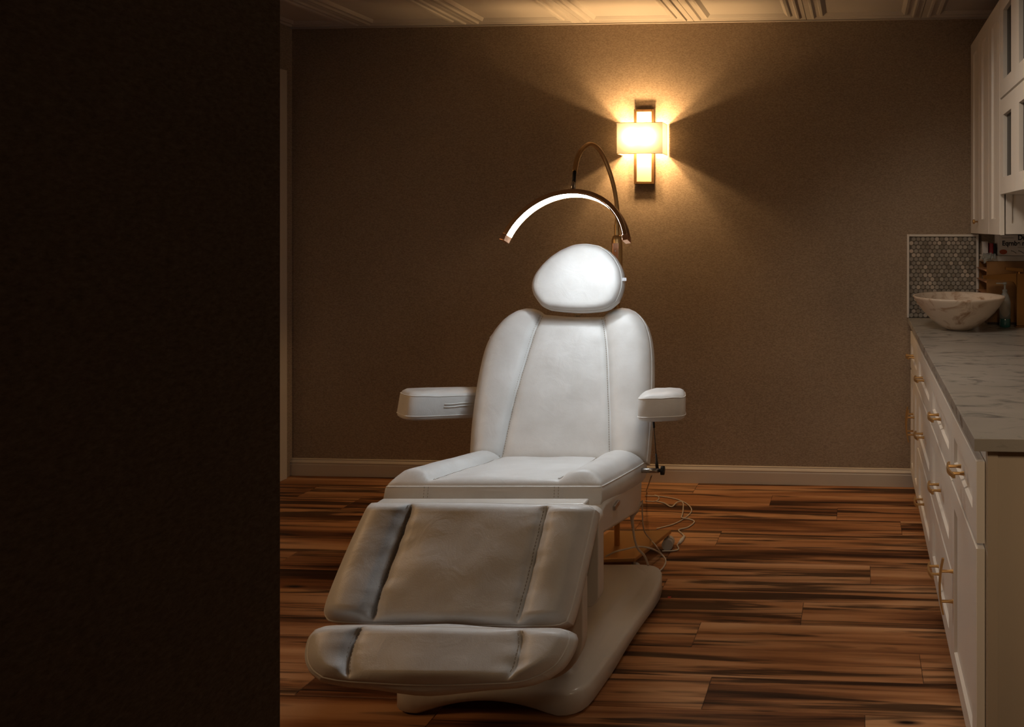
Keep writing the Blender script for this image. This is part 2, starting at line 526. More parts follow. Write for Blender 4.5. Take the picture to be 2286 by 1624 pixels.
# baseboards
def baseboard(name, prof, p0, p1, nrm):
    p0, p1, nrm = Vector(p0), Vector(p1), Vector(nrm)
    mb = MB()
    k = len(prof)
    vs = [p0 + nrm * a + Vector((0, 0, z)) for a, z in prof] + [p1 + nrm * a + Vector((0, 0, z)) for a, z in prof]
    fs = [(i, (i + 1) % k, k + (i + 1) % k, k + i) for i in range(k)] + [tuple(range(k)), tuple(range(2 * k - 1, k - 1, -1))]
    mb.add(vs, fs)
    return tag(mb.build(name, M['base_paint']), kind='structure')


bprof = [(0, 0.0), (0.016, 0.0), (0.016, 0.062), (0.013, 0.066), (0.013, 0.070), (0.016, 0.074), (0.011, 0.082), (0.008, 0.086), (0.008, 0.092), (0, 0.094)]
baseboard('baseboard_back', bprof, (XL, YB, 0.001), (0.30, YB, 0.001), (0, -1, 0))
baseboard('baseboard_left', bprof, (XL, 2.55, 0.001), (XL, YF, 0.001), (1, 0, 0))

# left door beside the corner, only its casing shows past the passage wall
dr = empty('door_1', (XL, 3.3, 0))
tag(dr, kind='structure')
cx = MB().box(0.0, 0.022, 0.41, 0.49, 0.0, 2.25, 0.004)
cx.build('frame', M['base_paint'], dr)
MB().box(0.0, 0.022, -0.49, -0.41, 0.0, 2.25, 0.004).build('frame', M['base_paint'], dr)
MB().box(0.0, 0.022, -0.41, 0.41, 2.17, 2.25, 0.004).build('frame', M['base_paint'], dr)
MB().box(0.0, 0.010, -0.41, 0.41, 0.005, 2.17).build('panel', M['base_paint'], dr)

# ------------------------------------------------------------------ lower cabinets, counter, upper cabinets
XF = 0.281       # front plane of doors and drawers
XC = 0.303       # carcass front
TD = 0.020


def shaker(mb, y0, y1, z0, z1, x=XF, fr=0.060, rec=0.009, th=0.020):
    """front slab facing -x with a recessed panel behind a chamfered lip"""
    if min(y1 - y0, z1 - z0) < 2.6 * fr: fr = min(y1 - y0, z1 - z0) * 0.24
    def ring(i, xx): return [(xx, y0 + i, z0 + i), (xx, y1 - i, z0 + i), (xx, y1 - i, z1 - i), (xx, y0 + i, z1 - i)]
    rs = [ring(0, x + th), ring(0, x + 0.0015), ring(0.0015, x), ring(fr, x), ring(fr + 0.004, x + rec), ring(fr + 0.012, x + rec)]
    vs = [p for r_ in rs for p in r_]
    fs = []
    for i in range(len(rs) - 1):
        for k in range(4):
            k2 = (k + 1) % 4
            fs.append((i * 4 + k, i * 4 + k2, (i + 1) * 4 + k2, (i + 1) * 4 + k))
    j = (len(rs) - 1) * 4
    fs += [(j, j + 1, j + 2, j + 3), (0, 3, 2, 1)]
    return mb.add(vs, fs)


def handle(parent, x, y, z, vertical=False, ln=0.105, name='handle'):
    """bowed bar pull on two posts"""
    mb = MB()
    n_ = 9
    def P(s, o): return (x - o, y, z + s) if vertical else (x - o, y + s, z)
    pts, vs, fs = [], [], []
    for i in range(n_):
        s_ = (i / (n_ - 1) - 0.5) * ln
        o_ = 0.036 - 0.010 * (2 * s_ / ln) ** 2
        hw = 0.0065 - 0.0015 * abs(2 * s_ / ln)
        for du, do in ((-hw, 0), (hw, 0), (hw, 0.006), (-hw, 0.006)):
            q = P(s_, o_ + do)
            vs.append((q[0], q[1] + (du if vertical else 0), q[2] + (0 if vertical else du)))
    for i in range(n_ - 1):
        for k in range(4):
            k2 = (k + 1) % 4
            fs.append((i * 4 + k, i * 4 + k2, (i + 1) * 4 + k2, (i + 1) * 4 + k))
    fs += [(0, 1, 2, 3), tuple((n_ - 1) * 4 + k for k in (3, 2, 1, 0))]
    mb.add(vs, fs)
    for s_ in (-0.27 * ln, 0.27 * ln):
        a, b_ = P(s_, 0.0), P(s_, 0.036)
        mb.tube([a, P(s_, 0.012), b_], [0.006, 0.0045, 0.0045], 8)
    o = mb.build(name, M['brass'], parent)
    return o


def base_cabinet(y0, y1, label, layout, end=False):
    t = empty('base_cabinet', (0, 0, 0))
    tag(t, label, 'cabinet', 'white base cabinets under the marble counter')
    g = 0.0015
    b_ = MB()
    b_.box(XC, XR - 0.002, y0, y1, 0.09, 0.870)                       # carcass
    b_.box(XC + 0.06, XR - 0.01, y0 + 0.002, y1, 0.001, 0.09)         # toe plinth
    b_.build('body', M['white_paint'], t)
    def drawer(z0, z1, hz):
        d = shaker(MB(), y0 + g, y1 - g, z0, z1).build('drawer', M['white_paint'], t)
        handle(d, XF, (y0 + y1) / 2, hz)
    drawer(0.639, 0.833, 0.736)
    if layout == 'drawers':
        drawer(0.362, 0.626, 0.494)
        drawer(0.085, 0.349, 0.210)
    elif layout == 'double':
        ym = (y0 + y1) / 2
        for a, c, s_ in ((y0 + g, ym - g, -1), (ym + g, y1 - g, 1)):
            d = shaker(MB(), a, c, 0.085, 0.626).build('door', M['white_paint'], t)
            handle(d, XF, ym + s_ * 0.033, 0.395, True, 0.16)
    else:
        d = shaker(MB(), y0 + g, y1 - g, 0.085, 0.626).build('door', M['white_paint'], t)
        handle(d, XF, y1 - 0.035, 0.325, True, 0.165)
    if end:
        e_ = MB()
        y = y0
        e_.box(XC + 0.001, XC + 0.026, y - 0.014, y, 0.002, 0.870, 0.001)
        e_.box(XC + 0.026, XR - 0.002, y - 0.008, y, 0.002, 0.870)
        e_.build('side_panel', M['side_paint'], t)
    return t


YU = [YB - 0.002, 3.393, 2.783, 2.173, 1.716]
base_cabinet(YU[1], YU[0], 'white base cabinet against the back wall, one drawer over two narrow doors', 'double')
base_cabinet(YU[2], YU[1], 'white three-drawer base cabinet next to the two-door unit by the back wall', 'drawers')
base_cabinet(YU[3], YU[2], 'white three-drawer base cabinet next to the single-door unit at the open end', 'drawers')
base_cabinet(YU[4], YU[3], 'white base cabinet at the open end, one drawer over a single door with tall handle', 'single', end=True)

ct = tag(MB().box(0.268, XR - 0.001, 1.668, YB - 0.001, 0.872, 0.902, 0.002).build('countertop', M['counter']), 'grey-veined marble countertop running along the white base cabinets', 'countertop')

# upper cabinets
UX = 0.600
def upper_first():
    t = empty('wall_cabinet', (UX, 3.07, 1.354))
    tag(t, 'tall white wall cabinet with three narrow panelled doors against the back wall', 'cabinet', 'white wall cabinets')
    MB().box(0.026, XR - UX - 0.002, 0.0, 0.778, 0.004, 1.0, 0.0).build('body', M['white_paint'], t)
    e_ = MB()
    for a in ((0.026, 0.05, -0.006, 0.0, 0.004, 1.0), (0.25, XR - UX - 0.002, -0.006, 0, 0.004, 1.0), (0.05, 0.25, -0.006, 0, 0.004, 0.05), (0.05, 0.25, -0.006, 0, 0.95, 1.0)):
        e_.box(*a)
    e_.build('side_frame', M['white_paint'], t)
    for k in range(3):
        y0 = k * 0.2593
        mb = shaker(MB(), y0 + 0.001, y0 + 0.2583, 0.0, 1.0, 0.0, 0.07, 0.009, 0.020)
        d = mb.build('door', M['white_paint'], t)
        if k == 2:
            kb = MB().lathe([(0.004, 0), (0.004, 0.012), (0.011, 0.016), (0.012, 0.022), (0.008, 0.026)], 16)
            vs = [(-z, x, y) for x, y, z in kb.v]
            kb.v = vs
            o = kb.build('knob', M['brass'], d, True); o.location = (0, y0 + 0.035, 0.060)


upper_first()


def glass_door(t, y0, y1, z0, z1, fr=0.068):
    d = MB()
    d.box(0, 0.02, y0, y0 + fr, z0, z1); d.box(0, 0.02, y1 - fr, y1, z0, z1)
    d.box(0, 0.02, y0 + fr, y1 - fr, z0, z0 + fr); d.box(0, 0.02, y0 + fr, y1 - fr, z1 - fr, z1)
    o = d.build('door', M['white_paint'], t)
    MB().box(0.0165, 0.0195, y0 + fr - 0.002, y1 - fr + 0.002, z0 + fr - 0.002, z1 - fr + 0.002).build('pane', M['glassdark'], o)


t = empty('wall_cabinet', (UX, 1.90, 1.526))
tag(t, 'shorter white wall cabinet with small glazed doors in two tiers, nearest the camera', 'cabinet', 'white wall cabinets')
MB().box(0.024, XR - UX - 0.002, 0.0, 1.166, 0.0, 0.828).build('body', M['white_paint'], t)
for k in range(4):
    y1 = 1.166 - k * 0.2905
    glass_door(t, y1 - 0.2895, y1, 0.0, 0.395)
    glass_door(t, y1 - 0.2895, y1, 0.405, 0.828)

# backsplash of small round-cornered marble pieces
bs = empty('backsplash', (0, YB, 0))
tag(bs, 'marble mosaic splash panel in a thin white trim above the counter on the back wall', 'backsplash')
bx0, bx1, bz0, bz1 = 0.274, 0.628, 0.904, 1.336
MB().box(bx0, bx1, -0.004, -0.0005, bz0, bz1).build('grout_bed', M['grout'], bs)
MB().box(0.262, bx0, -0.012, -0.0005, bz0, bz1 + 0.012, 0.002).build('trim', M['white_paint'], bs)
MB().box(bx0, bx1, -0.012, -0.0005, bz1, bz1 + 0.012, 0.002).build('trim', M['white_paint'], bs)
MB().box(bx1, bx1 + 0.012, -0.014, -0.0005, bz0, bz1 + 0.012, 0.002).build('trim', M['white_paint'], bs)
P_ = 0.0247
R_ = P_ * 0.47
pv, pf = [], []
for rr, yy in ((R_, -0.0035), (R_, -0.0065), (R_ * 0.82, -0.008)):
    pv += [(rr * math.cos(q * PI / 3 + PI / 6), yy, rr * math.sin(q * PI / 3 + PI / 6)) for q in range(6)]
for i in range(2):
    for k in range(6):
        pf.append((i * 6 + k, i * 6 + (k + 1) % 6, (i + 1) * 6 + (k + 1) % 6, (i + 1) * 6 + k))
pf.append(tuple(range(12, 18)))
# rounder pieces: 10 sides
pv, pf = [], []
NS = 10
for rr, yy in ((R_, -0.0035), (R_, -0.0065), (R_ * 0.82, -0.008)):
    pv += [(rr * math.cos(q * 2 * PI / NS), yy, rr * math.sin(q * 2 * PI / NS)) for q in range(NS)]
for i in range(2):
    for k in range(NS):
        pf.append((i * NS + k, i * NS + (k + 1) % NS, (i + 1) * NS + (k + 1) % NS, (i + 1) * NS + k))
pf.append(tuple(range(2 * NS, 3 * NS)))
pm = mesh('tile', pv, pf); pm.materials.append(M['penny'])
r_ = 0
z = bz0 + R_
while z < bz1 - R_ * 0.8:
    x = bx0 + R_ + (P_ / 2 if r_ % 2 else 0)
    while x < bx1 + R_ * 0.2:
        o = bpy.data.objects.new('tile', pm); C.objects.link(o); o.parent = bs
        o.location = (x, random.uniform(-0.0006, 0.0004), z); o.rotation_euler = (0, random.uniform(0, 1), 0)
        x += P_
    z += P_ * 0.866; r_ += 1

# ------------------------------------------------------------------ things on the counter
CZ = 0.9022
bc = (0.478, 3.43)
prof = [(0.050, 0.0), (0.060, 0.003), (0.080, 0.012), (0.104, 0.028), (0.134, 0.052), (0.168, 0.086), (0.195, 0.122), (0.2115, 0.148), (0.215, 0.156), (0.213, 0.160), (0.207, 0.158),
        (0.203, 0.146), (0.180, 0.118), (0.145, 0.086), (0.100, 0.058), (0.050, 0.040), (0.02, 0.036)]
bw = MB().lathe(prof, 64).build('vessel_sink', M['bowl'], None, True)
bw.location = (*bc, CZ)
tag(bw, 'round cream stone vessel sink bowl on the marble counter beside the faucet', 'sink')

fa = empty('faucet', (0.785, 3.52, CZ))
tag(fa, 'tall square brass faucet standing on the counter behind the stone bowl', 'faucet')
MB().box(-0.026, 0.026, -0.022, 0.022, 0, 0.006, 0.002).build('base', M['faucet'], fa)
MB().box(-0.020, 0.020, -0.016, 0.016, 0.006, 0.262, 0.003).build('body', M['faucet'], fa)
sp = MB()
pth = [(-0.018, 0.150), (-0.018, 0.180), (-0.022, 0.205), (-0.034, 0.220), (-0.060, 0.226), (-0.180, 0.234)]
top = [(-0.018, 0.262), (-0.180, 0.250)]
poly = pth + [(-0.180, 0.250), (-0.018, 0.262)]
sp.prism(poly, (lambda a, b_, c: (a, c, b_), -0.014, 0.014))
sp.build('spout', M['faucet'], fa)
MB().prism([(-0.070, 0.278), (0.010, 0.268), (0.014, 0.268), (0.014, 0.285), (-0.070, 0.290)], (lambda a, b_, c: (a, c, b_), -0.012, 0.012)).build('lever', M['faucet'], fa)
MB().lathe([(0.012, 0.0), (0.012, 0.008)], 16, (0, 0, 0.261)).build('neck', M['faucet'], fa)

sb = empty('soap_bottle', (0.712, 3.515, CZ))
tag(sb, 'clear pump soap bottle with teal bottom on the counter between bowl and faucet', 'bottle')
MB().lathe([(0.024, 0.0), (0.027, 0.004), (0.027, 0.040), (0.026, 0.042)], 24).build('soap', M['teal'], sb, True)
MB().lathe([(0.0272, 0.043), (0.0275, 0.11), (0.026, 0.13), (0.018, 0.155), (0.011, 0.168), (0.011, 0.175)], 24).build('bottle_body', M['clear'], sb, True)
pmp = MB().lathe([(0.012, 0.172), (0.012, 0.182), (0.005, 0.184), (0.005, 0.205), (0.010, 0.207), (0.010, 0.215), (0.004, 0.218)], 16)
pmp.box(-0.042, 0.004, -0.005, 0.005, 0.209, 0.215, 0.001)
pmp.build('pump', M['clear'], sb)

# wooden tray organiser, open to the left, papers in it and boxes on top
ox0, ox1, oy0, oy1, oz1 = 0.640, 0.890, 3.60, 3.83, 0.315
og = empty('tray_organiser', (ox0, oy0, CZ))
tag(og, 'brown glossy tray organiser on the counter behind the faucet, slots facing the bowl', 'organiser')
w_, d_ = ox1 - ox0, oy1 - oy0
MB().box(0, w_, 0, 0.008, 0.012, oz1, 0.001).build('side_panel', M['tray_wood'], og)
MB().box(0, w_, d_ - 0.008, d_, 0.012, oz1, 0.001).build('side_panel', M['tray_wood'], og)
MB().box(w_ - 0.01, w_, 0.008, d_ - 0.008, 0.012, oz1).build('back_panel', M['tray_dark'], og)
MB().box(0.006, w_, 0.004, d_ - 0.004, 0.0, 0.012).build('foot', M['tray_dark'], og)
MB().box(0, w_, 0.008, d_ - 0.008, oz1 - 0.008, oz1).build('top', M['tray_wood'], og)
for k, zz in enumerate((0.030, 0.085, 0.145, 0.205, 0.262)):
    s_ = MB().add([(0.0, 0.008, zz), (0.0, d_ - 0.008, zz), (w_ - 0.01, d_ - 0.008, zz), (w_ - 0.01, 0.008, zz), (-0.018, 0.008, zz + 0.012), (-0.018, d_ - 0.008, zz + 0.012), (w_ - 0.01, d_ - 0.008, zz + 0.008), (w_ - 0.01, 0.008, zz + 0.008)],
                 [(0, 1, 2, 3), (4, 7, 6, 5), (0, 4, 5, 1), (1, 5, 6, 2), (2, 6, 7, 3), (3, 7, 4, 0)])
    s_.build('shelf', M['tray_light'], og)

TZ = CZ + oz1
# crumpled clear-wrapped paper stack on the organiser
mb = MB()
random.seed(3)
for k in range(7):
    o_ = random.uniform(-0.006, 0.006)
    mb.box(ox0 + 0.005 + o_, ox1 - 0.012, oy0 + 0.004 + abs(o_), oy1 - 0.02, TZ + 0.001 + k * 0.0036, TZ + 0.0042 + k * 0.0036)
tag(mb.build('paper_stack', M['paper']), 'thin stack of pale papers lying on top of the brown organiser', 'papers')
PZ = TZ + 0.028
mb = MB()
nn = 9
vs, fs = [], []
for i in range(nn):
    for j in range(nn):
        vs.append((ox0 - 0.018 + i * 0.0075, oy0 - 0.020 + j * 0.012, PZ + 0.004 + 0.011 * noise.noise(Vector((i * 0.9, j * 0.9, 3))) + (-0.02 if i < 2 else 0.004) + (-0.022 if j < 1 else 0)))
for i in range(nn - 1):
    for j in range(nn - 1):
        fs.append((i * nn + j, (i + 1) * nn + j, (i + 1) * nn + j + 1, i * nn + j + 1))
mb.add(vs, fs)
o = mb.build('plastic_wrapper', M['clear'])
sm = o.modifiers.new('thick', 'SOLIDIFY'); sm.thickness = 0.0008
tag(o, 'crumpled clear plastic wrapper on the corner of the paper stack', 'wrapper')
BZ = PZ
bxo = empty('printed_box', (0.700, 3.615, BZ))
tag(bxo, 'grey printed box with black lettering standing on the papers under the wall cabinet', 'box')
MB().box(0, 0.185, 0, 0.10, 0.0, 0.104, 0.001).build('carton', M['box_white'], bxo)


def text(s_, parent, loc, size, m, ext=0.0004, bold=0.0, sx=1.0):
    c = bpy.data.curves.new('lettering', 'FONT')
    c.body = s_; c.size = size; c.extrude = ext; c.offset = bold
    c.materials.append(m)
    tmp = bpy.data.objects.new('lettering', c); C.objects.link(tmp)
    bpy.context.view_layer.update()
    me = bpy.data.meshes.new_from_object(tmp.evaluated_get(bpy.context.evaluated_depsgraph_get()))
    bpy.data.objects.remove(tmp)
    if not me.materials: me.materials.append(m)
    o = bpy.data.objects.new('lettering', me); C.objects.link(o); o.parent = parent
    o.location = loc; o.rotation_euler = (PI / 2, 0, 0); o.scale = (sx, 1, 1)
    return o


text('Eqrnbe mwp', bxo, (0.018, -0.0006, 0.050), 0.034, M['ink'], bold=0.0009, sx=0.92)
text('Dup', bxo, (0.095, -0.0006, 0.078), 0.036, M['ink'], bold=0.0012, sx=0.92)
MB().box(0.018, 0.075, -0.0008, 0, 0.0865, 0.0880).build('print_line', M['ink'], bxo)
MB().box(0.095, 0.17, -0.0008, 0, 0.0400, 0.0412).build('print_line', M['ink'], bxo)
el = MB().lathe([(1, 0), (1, 1)], 20)
el.v = [(0.024 + x * 0.019, -0.0009 + z * 0.0007, 0.018 + y * 0.012) for x, y, z in el.v]
el.build('print_mark', M['orange'], bxo)
sw = MB()
for x0 in (0.062, 0.098):
    sw.tube([(x0, -0.0006, 0.024), (x0 + 0.012, -0.0006, 0.021), (x0 + 0.026, -0.0006, 0.011)], 0.0012, 6)
sw.build('print_mark', M['ink'], bxo)
MB().box(0.130, 0.155, -0.0009, 0, 0.012, 0.026).build('print_mark', M['orange'], bxo)

for k, (m_, lab, x0) in enumerate((('red', 'thin dark red booklet standing upright beside the printed box', 0.671), ('ink', 'thin black booklet standing between the red booklet and the printed box', 0.681))):
    tag(MB().box(x0, x0 + 0.008, 3.635, 3.735, BZ, BZ + 0.060, 0.001).build('booklet', M[m_]), lab, 'booklet', 'thin booklets by the printed box')
tag(MB().box(0.640, 0.664, 3.70, 3.75, BZ, BZ + 0.068, 0.001).build('small_box', M['box_white']), 'small white box on the organiser near the mosaic trim', 'box')

# ------------------------------------------------------------------ wall sconce
def on_wall(px, py, off=0.0):
    # ray from the camera to the plane Y = YB - off
    l_, d_ = (px - PX0) / F, 1.0
    v = rc(l_, d_)
    k = (YB - off) / v.y
    return Vector((v.x * k, YB - off, HC - (py - PY0) * k / F))


sq = empty('wall_sconce', (0, 0, 0))
p = on_wall(1437, 328, 0.02)
sq.location = (p.x, YB, p.z)
tag(sq, 'lit wall sconce with square fabric shade over a bronze frame on the back wall', 'lamp')
a, c = on_wall(1415, 244, 0.02), on_wall(1460, 411, 0.02)
fx0, fx1, fz1, fz0 = a.x - p.x, c.x - p.x, a.z - p.z, c.z - p.z
bw_ = 0.0145
fr = MB()
fr.box(fx0, fx0 + bw_, -0.020, -0.010, fz0, fz1); fr.box(fx1 - bw_, fx1, -0.020, -0.010, fz0, fz1)
fr.box(fx0 + bw_, fx1 - bw_, -0.020, -0.010, fz0, fz0 + bw_); fr.box(fx0 + bw_, fx1 - bw_, -0.020, -0.010, fz1 - bw_, fz1)
soft(fr.build('frame', M['bronze'], sq), 0.0015)
MB().box(fx0 + 0.006, fx1 - 0.006, -0.0095, -0.001, fz0 + 0.004, fz1 - 0.004).build('back_plate', M['bronze'], sq)
M['opal'] = mat('opal_glass', (0.36, 0.33, 0.28), 0.5, var=0.03)
MB().box(fx0 + bw_ * 0.9, fx1 - bw_ * 0.9, -0.015, -0.010, fz0 + bw_ * 0.9, fz1 - bw_ * 0.9).build('diffuser_panel', M['opal'], sq)
a, c = on_wall(1377, 274, 0.105), on_wall(1479, 343, 0.105)
sx0, sx1, sz1, sz0 = a.x - p.x, c.x - p.x, a.z - p.z, c.z - p.z
YS0, YS1 = -0.105, -0.004
sd = MB()
k_ = [(sx0, YS1), (sx0, YS0), (sx1, YS0), (sx1, YS1)]
sd.add([(x, y, z_) for z_ in (sz0, sz1) for x, y in k_], [(0, 1, 5, 4), (1, 2, 6, 5), (2, 3, 7, 6)])   # one fabric sheet
sh = sd.build('shade', M['shade'], sq)
rim = MB()
for zz in (sz0, sz1):
    rim.tube([(sx0, YS1, zz), (sx0, YS0, zz), (sx1, YS0, zz), (sx1, YS1, zz)], 0.0012, 6)
rim.build('shade_rim', M['bronze'], sh)
MB().tube([(sx0, -0.060, 0.01 + (sz0 + sz1) / 2), (sx1, -0.060, 0.01 + (sz0 + sz1) / 2)], 0.002, 6).build('shade_holder', M['bronze'], sq)
blbm = mat('bulb_glass', (1, 0.95, 0.85), 0.3, emis=(1.0, 0.63, 0.29), estr=SCONCE_W / 2 / (PI * 0.0026), bump=0.01)
for sgn in (-1, 1):
    bb = MB().lathe([(0.006, -0.016), (0.010, -0.014), (0.014, -0.006), (0.0145, 0.0), (0.012, 0.008), (0.006, 0.013), (0.002, 0.0145)], 16)
    o = bb.build('bulb', blbm, sq, True)
    o.location = (sgn * 0.045, -0.068, (sz0 + sz1) / 2 + 0.010)

# ------------------------------------------------------------------ the treatment chair
CX, CY = -0.94, 2.40
chair = empty('treatment_chair', rc(CX, CY), A)
tag(chair, 'white leather reclining treatment chair with armrests standing on the wood floor', 'chair')


def cl(px, py, d):
    return Vector(((px - PX0) / F * d - CX, d - CY, HC - (py - PY0) * d / F))


class Plane:
    """a cushion face across the chair, given by its line in (depth, height)"""
    def __init__(s, d0, z0, d1, z1):
        s.o = Vector((0, d0 - CY, z0))
        s.v = Vector((0, d1 - d0, z1 - z0)).normalized()
        s.u = Vector((1, 0, 0))
        s.n = s.u.cross(s.v)      # towards the camera / up

    def hit(s, px, py):
        cam_ = Vector((-CX, -CY, HC))
        dr_ = Vector(((px - PX0) / F, 1, -(py - PY0) / F))
        k = (s.o - cam_).dot(s.n) / dr_.dot(s.n)
        q = cam_ + dr_ * k - s.o
        return Vector((q.dot(s.u), q.dot(s.v)))

    def pt(s, u, v, h=0.0):
        return s.o + s.u * u + s.v * v + s.n * h


def arc_len(P):
    L = [0.0]
    for a, b_ in zip(P, P[1:]): L.append(L[-1] + (b_ - a).length)
    return L


def sample(P, t):
    L = arc_len(P); x = t * L[-1]
    for i in range(len(P) - 1):
        if x <= L[i + 1] or i == len(P) - 2:
            f_ = (x - L[i]) / max(1e-9, L[i + 1] - L[i])
            return P[i].lerp(P[i + 1], max(0, min(1, f_)))


def seg_curve(segs, qs):
    """segs: list of 3 polylines; qs: s in 0..3"""
    out = []
    for q in qs:
        k = min(2, int(q)); out.append(sample(segs[k], q - k))
    return out


def cushion(name, parent, pl, left, right, bot, top_, thick, R=0.03, puff=(0.012, 0.006), seam=0.010, nx=(10, 16, 10), ny=36,
            wr=0.0025, seed=0, back_in=0.0, mid_bulge=0.006, pipe=0.0028, stitch=True, wrs=9.0, pinch=0.0, label=None, stitch_rows=2):
    """left,right: polylines bottom to top; bot,top_: three polylines each (outer, middle, outer), all in plane (u,v)"""
    qs = []
    for k in range(3):
        m = nx[k]
        for i in range(m):
            x = i / m
            qs.append(k + 0.5 - 0.5 * math.cos(PI * x))
    qs.append(3.0)
    ts = [0.5 - 0.5 * math.cos(PI * j / ny) for j in range(ny + 1)]
    B, T = seg_curve(bot, qs), seg_curve(top_, qs)
    Lc, Rc = [sample(left, t_) for t_ in ts], [sample(right, t_) for t_ in ts]
    ns, mt = len(qs), len(ts)
    wdt = [(B[i] - B[0]).length / (B[-1] - B[0]).length for i in range(ns)]
    G = [[None] * mt for _ in range(ns)]
    for i in range(ns):
        s_ = wdt[i]
        for j, t_ in enumerate(ts):
            bil = B[0] * (1 - s_) * (1 - t_) + B[-1] * s_ * (1 - t_) + T[0] * (1 - s_) * t_ + T[-1] * s_ * t_
            G[i][j] = Lc[j] * (1 - s_) + Rc[j] * s_ + B[i] * (1 - t_) + T[i] * t_ - bil
    loop = [(i, 0) for i in range(ns)] + [(ns - 1, j) for j in range(1, mt)] + [(i, mt - 1) for i in range(ns - 2, -1, -1)] + [(0, j) for j in range(mt - 2, 0, -1)]
    poly = np.array([[G[i][j].x, G[i][j].y] for i, j in loop])
    a_, b_ = poly, np.roll(poly, -1, axis=0)
    ab = b_ - a_
    ab2 = (ab ** 2).sum(1) + 1e-12
    i1, i2 = nx[0], nx[0] + nx[1]
    vs, hs = [], {}
    for i in range(ns):
        q = qs[i]; k = min(2, int(q)); fq = q - k
        for j in range(mt):
            p_ = np.array([G[i][j].x, G[i][j].y])
            tt = (((p_ - a_) * ab).sum(1) / ab2).clip(0, 1)
            dist = float(np.sqrt((((a_ + ab * tt[:, None]) - p_) ** 2).sum(1).min()))
            if dist < R:
                e_ = -(R - math.sqrt(max(0, R * R - (R - dist) ** 2)))
            else:
                e_ = 0.0
            w_ = min(1, dist / (R * 1.6)); w_ = w_ * w_ * (3 - 2 * w_)
            du = min((G[i][j] - G[i1][j]).length, (G[i][j] - G[i2][j]).length)
            if k == 1: pf_ = puff[1] * (1 - abs(2 * fq - 1) ** 2.2)
            else:
                g_ = fq if k == 2 else 1 - fq            # 0 at the seam, 1 at the edge
                pf_ = puff[0] * (math.sin(PI * min(1, g_ * 1.0)) ** 0.8 if 0 < g_ < 1 else 0)
            h_ = e_ + (pf_ - seam * math.exp(-(du / 0.009) ** 2)) * w_
            P3 = Vector((G[i][j].x * wrs, G[i][j].y * wrs, seed * 7.3))
            h_ += wr * noise.noise(P3) * w_ * 1.6 + wr * 0.5 * noise.noise(P3 * 2.7) * w_
            if pinch:
                h_ += pinch * math.exp(-(du / 0.035) ** 2) * noise.noise(Vector((G[i][j].y * 45, G[i][j].x * 14, seed))) * w_
            hs[(i, j)] = h_
            vs.append(pl.pt(G[i][j].x, G[i][j].y, h_))
    fs = []
    for i in range(ns - 1):
        for j in range(mt - 1):
            fs.append((i * mt + j, (i + 1) * mt + j, (i + 1) * mt + j + 1, i * mt + j + 1))
    cen = poly.mean(0)
    prev = [i * mt + j for i, j in loop]
    n0 = len(vs)
    for k, (f_, dep) in enumerate(((mid_bulge * 0.6, R + 0.004), (mid_bulge, R + (thick - R) * 0.5), (0.0, thick - 0.010), (-0.010 - back_in, thick))):
        cur = []
        for (i, j), (x, y) in zip(loop, poly):
            dv = np.array([x, y]) - cen
            dv = dv / (np.linalg.norm(dv) + 1e-9) * f_
            vs.append(pl.pt(x + dv[0], y + dv[1], -dep)); cur.append(len(vs) - 1)
        m = len(loop)
        for k2 in range(m):
            fs.append((prev[k2], prev[(k2 + 1) % m], cur[(k2 + 1) % m], cur[k2]))
        prev = cur
    fs.append(tuple(prev))
    o = link(name, mesh(name, vs, fs), M['leather'], parent, True)
    if pipe:
        pts = [pl.pt(x, y, -R) for x, y in poly]
        keep = [pts[0]]
        for q_ in pts[1:]:
            if (q_ - keep[-1]).length > 0.006: keep.append(q_)
        MB().tube(keep, pipe, 6, closed=True).build('piping', M['piping'], o, True)
    if stitch:
        for si, ii in enumerate((i1, i2)):
            mb = MB()
            line = [(G[ii][j], hs[(ii, j)]) for j in range(mt)]
            P2 = [x[0] for x in line]
            L = arc_len(P2); tot = L[-1]
            nst = int(tot / 0.0085)
            for s2 in ((-1, 1) if stitch_rows == 2 else (1,)):
                for q in range(2, nst - 1):
                    x = (q + 0.5) / nst * tot
                    jj = max(0, min(mt - 2, next((k for k in range(mt - 1) if L[k + 1] >= x), mt - 2)))
                    f_ = (x - L[jj]) / max(1e-9, L[jj + 1] - L[jj])
                    c_ = P2[jj].lerp(P2[jj + 1], f_); h_ = line[jj][1] * (1 - f_) + line[jj + 1][1] * f_
                    tg = (P2[jj + 1] - P2[jj]).normalized(); nr = Vector((tg.y, -tg.x))
                    c_ = c_ + nr * s2 * 0.0055
                    h2 = h_ + seam * 0.42 + 0.0010
                    a3, b3 = c_ - tg * 0.0026 , c_ + tg * 0.0026
                    mb.tube([pl.pt(a3.x, a3.y, h2), pl.pt(b3.x, b3.y, h2)], 0.0011, 4)
            tag(mb.build('stitching', M['thread'], o), kind='stuff')
    return o


def U(pl, pts, n=6):
    return crom([pl.hit(*p_) for p_ in pts], n)


